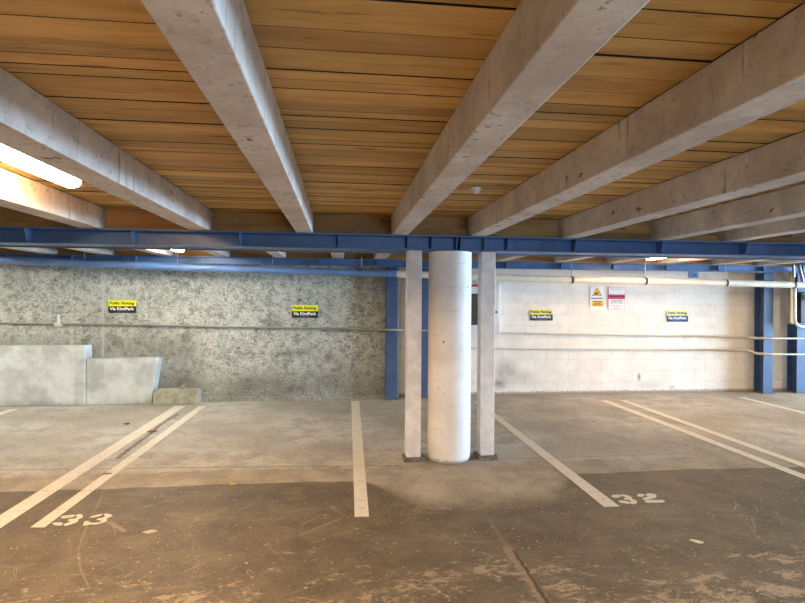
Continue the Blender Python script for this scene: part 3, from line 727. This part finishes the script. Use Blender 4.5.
for z, i in ((.185, .14), (.12, .3), (.06, .3)):
    x = xa + W * i
    while x < xb - W * i: w = W * random.uniform(.05, .13); m.box(x, x + w, Y - .0032, Y - .0022, zb + Hh * z, zb + Hh * (z + .022)); x += w + W * .035
m.build('red_print_lines', 'sign_red', t)
m = MB(); x = xa + W * .1
while x < xb - W * .12: w = W * random.uniform(.06, .12); m.box(x, x + w, Y - .002, Y - .0008, zb + Hh * .565, zb + Hh * .625); x += w + W * .03
m.build('band_lettering', 'ink_black', t)

# anchors above the second sign
for i, (px, py) in enumerate(((300.3, 290), (300.2, 300.2), (316.8, 303))):
    q = ony(px, py, YC); m = MB(); m.tube([(q[0], YC - .003, q[2]), (q[0], YC - .03, q[2])], .016, 8)
    tag(m.build('anchor_bolt', 'black'), ['upper black anchor bolt above the sign near the blue wall column', 'lower black anchor bolt touching above the sign near the blue wall column', 'black anchor bolt at the upper right corner of the sign near the blue column'][i], 'bolt', 'anchor bolts on the rough wall')

# ---------------------------------------------------------------- floor markings
def line(poly, label):
    m = MB(); m.prism([(x, y, .0005) for x, y in poly], (0, 0, .0025)); tag(m.build('parking_line', 'line'), label, 'floor marking', 'white parking bay lines')
fx = lambda px, py: tuple(float(c) for c in onz(px, py)[:2])
line([fx(30.5, 527.5), fx(44.5, 527.5), fx(207, 405.5), fx(198.5, 406.5)], 'right line of the white double bay line beside the number 33')
line([(-2.545, 4.1), (-2.40, 4.1), fx(185.5, 406), fx(175, 406)], 'left line of the white double bay line beside the number 33')
line([fx(354.6, 517), fx(369, 517), fx(359.2, 401.2), fx(351.3, 401.2)], 'single white bay line between bay 33 and the round column')
line([fx(604, 507), fx(619.5, 506.5), fx(478.5, 401), fx(473, 401)], 'single white bay line on the right of the column ending at the number 32')
line([(4.30, 4.1), (4.415, 4.1), fx(608, 400.5), fx(600, 400.5)], 'left line of the white double bay line on the right side')
line([(4.60, 4.1), (4.715, 4.1), fx(626, 400.2), fx(619, 400.2)], 'right line of the white double bay line on the right side')
line([(6.80, 4.1), (6.91, 4.1), fx(745, 397.5), fx(738, 397.5)], 'lone white bay line running out at the far right edge')
line([(-4.86, 4.1), (-4.74, 4.1), fx(19, 409), fx(9, 409.5)], 'short end of a white bay line at the far left edge below the tall plinth')

def digits(specs, label):
    """stencil digits given as outlines of strokes in image points, laid on the floor"""
    pts = [fx(x, y) for st_ in specs for pl in st_ for x, y in pl]
    c = (sum(p[0] for p in pts) / len(pts), sum(p[1] for p in pts) / len(pts), 0)
    t = thing('bay_number', c, label, 'floor marking')
    for st_ in specs:
        m = MB()
        for pl in st_: m.prism([(*fx(x, y), .0005) for x, y in pl], (0, 0, .0025))
        m.build('digit', 'line', t)
def z7(pl, ox, oy, k): return [(ox + x / k, oy + y / k) for x, y in pl]
k = 805 / 90
D = [[[(188, 152), (215, 142), (300, 134), (318, 140), (290, 155), (212, 166), (190, 163)],
      [(320, 138), (350, 129), (378, 134), (384, 150), (368, 165), (345, 172), (340, 190), (318, 205), (275, 220), (232, 232), (210, 230), (222, 214), (262, 203), (272, 193), (248, 188), (258, 175), (310, 170), (335, 158)],
      [(110, 212), (135, 203), (190, 204), (208, 212), (190, 229), (150, 230), (122, 224)]],
     [[(445, 156), (478, 143), (545, 127), (562, 130), (538, 144), (470, 160)],
      [(570, 130), (600, 124), (642, 134), (650, 142), (622, 158), (596, 168), (600, 186), (572, 204), (500, 220), (440, 221), (388, 232), (384, 226), (398, 196), (425, 190), (452, 206), (512, 204), (545, 194), (540, 182), (505, 178), (518, 168), (560, 162), (584, 146)]]]
digits([[z7(p, 40, 500, k) for p in d] for d in D], 'white stencilled number 33 on the floor beside the left double line')
k = 805 / 80
D = [[[(112, 164), (130, 153), (190, 150), (210, 162), (190, 178), (145, 181)],
      [(205, 152), (240, 148), (290, 160), (320, 178), (322, 192), (350, 203), (375, 220), (366, 238), (335, 244), (306, 238), (300, 226), (312, 212), (282, 200), (240, 196), (246, 184), (262, 180), (240, 166), (212, 164)],
      [(185, 214), (206, 208), (262, 212), (300, 226), (298, 242), (258, 238), (204, 230)]],
     [[(370, 155), (392, 142), (438, 144), (446, 160), (420, 170), (386, 168)],
      [(450, 150), (476, 138), (520, 138), (560, 148), (572, 164), (552, 182), (510, 194), (465, 203), (432, 198), (428, 184), (460, 178), (485, 164)],
      [(446, 212), (478, 204), (640, 204), (654, 220), (630, 228), (470, 230)]]]
digits([[z7(p, 600, 480, k) for p in d] for d in D], 'white stencilled number 32 on the floor beside the line right of the column')

# ---------------------------------------------------------------- litter
def scrap(px, py, w, h, mat, label, name, cat, rot=0.3):
    x, y = fx(px, py); m = MB(); n = 9; base = []
    for i in range(n):
        a = 2 * PI * i / n; r = random.uniform(.75, 1.1)
        u, v = w * r * math.cos(a), h * r * math.sin(a)
        base.append((x + u * math.cos(rot) - v * math.sin(rot), y + u * math.sin(rot) + v * math.cos(rot), .001 + .006 * random.random()))
    m.prism([(b[0], b[1], .0008) for b in base], (0, 0, .003)); vs = m.v
    m.v = vs[:n] + [(v[0], v[1], .004 + base[i][2]) for i, v in enumerate(vs[n:])]
    tag(m.build(name, mat), label, cat, None)
scrap(152, 431.5, .06, .05, 'leaf_orange', 'crumpled orange brown leaf between the white double lines on the left', 'dead_leaf', 'leaf', .5)
scrap(107, 474, .045, .02, 'leaf_orange', 'small orange brown leaf on the right line of the left double line', 'dead_leaf', 'leaf', .2)
scrap(233, 484.5, .035, .022, 'leaf_yellow', 'small yellow leaf on the dark floor between bay number 33 and the middle line', 'dead_leaf', 'leaf', .1)
scrap(127, 424, .035, .03, 'black', 'small dark leaf on the pale floor left of the double line', 'dead_leaf', 'leaf', .1)
scrap(696.5, 542, .05, .018, 'paper', 'pale paper scrap on the dark floor right of the number 32', 'paper_scrap', 'litter', -.7)

# ---------------------------------------------------------------- ceiling fittings
q = onz(476.5, 191.5, ZC - .03)
t = thing('ceiling_sensor', (q[0], q[1], ZC - .05), 'small round white sensor on the timber ceiling right of the column', 'sensor')
m = MB(); m.lathe(q[0], q[1], [(.036, ZC - .022), (.04, ZC - .018), (.04, ZC - .0005)], 24); m.build('base', 'fitting', t)
m = MB(); m.lathe(q[0], q[1], [(.012, ZC - .05), (.024, ZC - .045), (.03, ZC - .0225)], 24); m.build('head', 'fitting', t)

def batten(x, y0, y1, w, glowm, label, zt):
    t = thing('ceiling_tube_light', (x, (y0 + y1) / 2, zt - .095), label, 'light', 'ceiling tube lights')
    m = MB(); m.box(x - w * .45, x + w * .45, y0, y1, zt - .03, zt - .0005); m.build('housing', 'fitting', t, .004)
    m = MB(); pr = [(x - w / 2, zt - .0305), (x - w / 2, zt - .065), (x - w * .36, zt - .088), (x - w * .15, zt - .095), (x + w * .15, zt - .095), (x + w * .36, zt - .088), (x + w / 2, zt - .065), (x + w / 2, zt - .0305)]
    m.prism([(a, y0 + .03, b) for a, b in pr], (0, y1 - y0 - .06, 0)); m.build('diffuser', glowm, t)
    for ya, yb in ((y0, y0 + .029), (y1 - .029, y1)):
        m = MB(); m.prism([(a, ya, b) for a, b in pr], (0, yb - ya, 0)); m.build('end_cap', 'fitting', t, .003)
    if zt < ZC - .01:
        for yy in (y0 + .2, y1 - .2):
            m = MB(); m.tube([(x, yy, zt), (x, yy, ZC - .0005)], .008, 8); m.build('rod', 'rod', t)
    return t
q = onz(75, 183, ZC - .06)
batten(float(q[0]) - .02, float(q[1]) - 1.35, float(q[1]) + .02, .125, 'tube_warm', 'glowing warm tube light on the timber ceiling at the upper left', ZC)
batten(float(ony(178.5, 251, 8.0)[0]), 6.75, 8.1, .125, 'tube_neutral', 'bright tube light behind the front girder over the rough concrete wall', 2.405)
batten(float(ony(652, 258, 8.0)[0]), 6.75, 8.1, .125, 'tube_amber', 'bright tube light behind the front girder over the white block wall', 2.40)

# ---------------------------------------------------------------- light
W_ = bpy.data.worlds.new('daylight'); SC.world = W_; W_.use_nodes = True
bg = W_.node_tree.nodes['Background']; bg.inputs[0].default_value = (.46, .70, 1.0, 1); bg.inputs[1].default_value = 80.0
def portal(name, loc, rot, sx, sy):
    l = bpy.data.lights.new(name, 'AREA'); l.shape = 'RECTANGLE'; l.size = sx; l.size_y = sy; l.cycles.is_portal = True
    o = bpy.data.objects.new(name, l); COL.objects.link(o); o.location = loc; o.rotation_euler = rot
portal('opening_right', (XR + .1, (OY0 + OY1) / 2, 1.27), (0, PI / 2, 0), 2.5, OY1 - OY0)
portal('added_slit_behind', ((DX0 + DX1) / 2, YB - .1, 1.15), (PI / 2, 0, 0), DX1 - DX0, 2.3)
# unseen lamps without fixtures: presumed further tubes plus added fill
def lamp(x, y, rgb, w):
    l = bpy.data.lights.new('unseen_lamp', 'AREA'); l.shape = 'RECTANGLE'; l.size = .12; l.size_y = 1.3; l.color = rgb; l.energy = w
    o = bpy.data.objects.new('unseen_lamp', l); COL.objects.link(o); o.location = (x, y, ZC - .1)
lamp(-1.9, -.2, (1, .74, .48), 130)
lamp(.6, -3.4, (1, .93, .86), 200)
lamp(8.6, 6.6, (1, .80, .56), 28)
lamp(10.5, 1.5, (1, .84, .62), 50)
lamp(3.9, .2, (1, .90, .76), 90)
lamp(-4.7, 2.0, (1, .9, .75), 60)
lamp(6.6, 1.5, (1, .84, .62), 60)
lamp(-5.8, 7.0, (1, .97, .82), 50)

vs = SC.view_settings
SC.display_settings.display_device = 'sRGB'
vs.view_transform = 'Standard'; vs.look = 'None'; vs.exposure = 0.75; vs.gamma = 1.0; vs.use_curve_mapping = False
SC.cycles.use_denoising = True
SC.cycles.max_bounces = 10; SC.cycles.diffuse_bounces = 6
SC.cycles.sample_clamp_indirect = 6
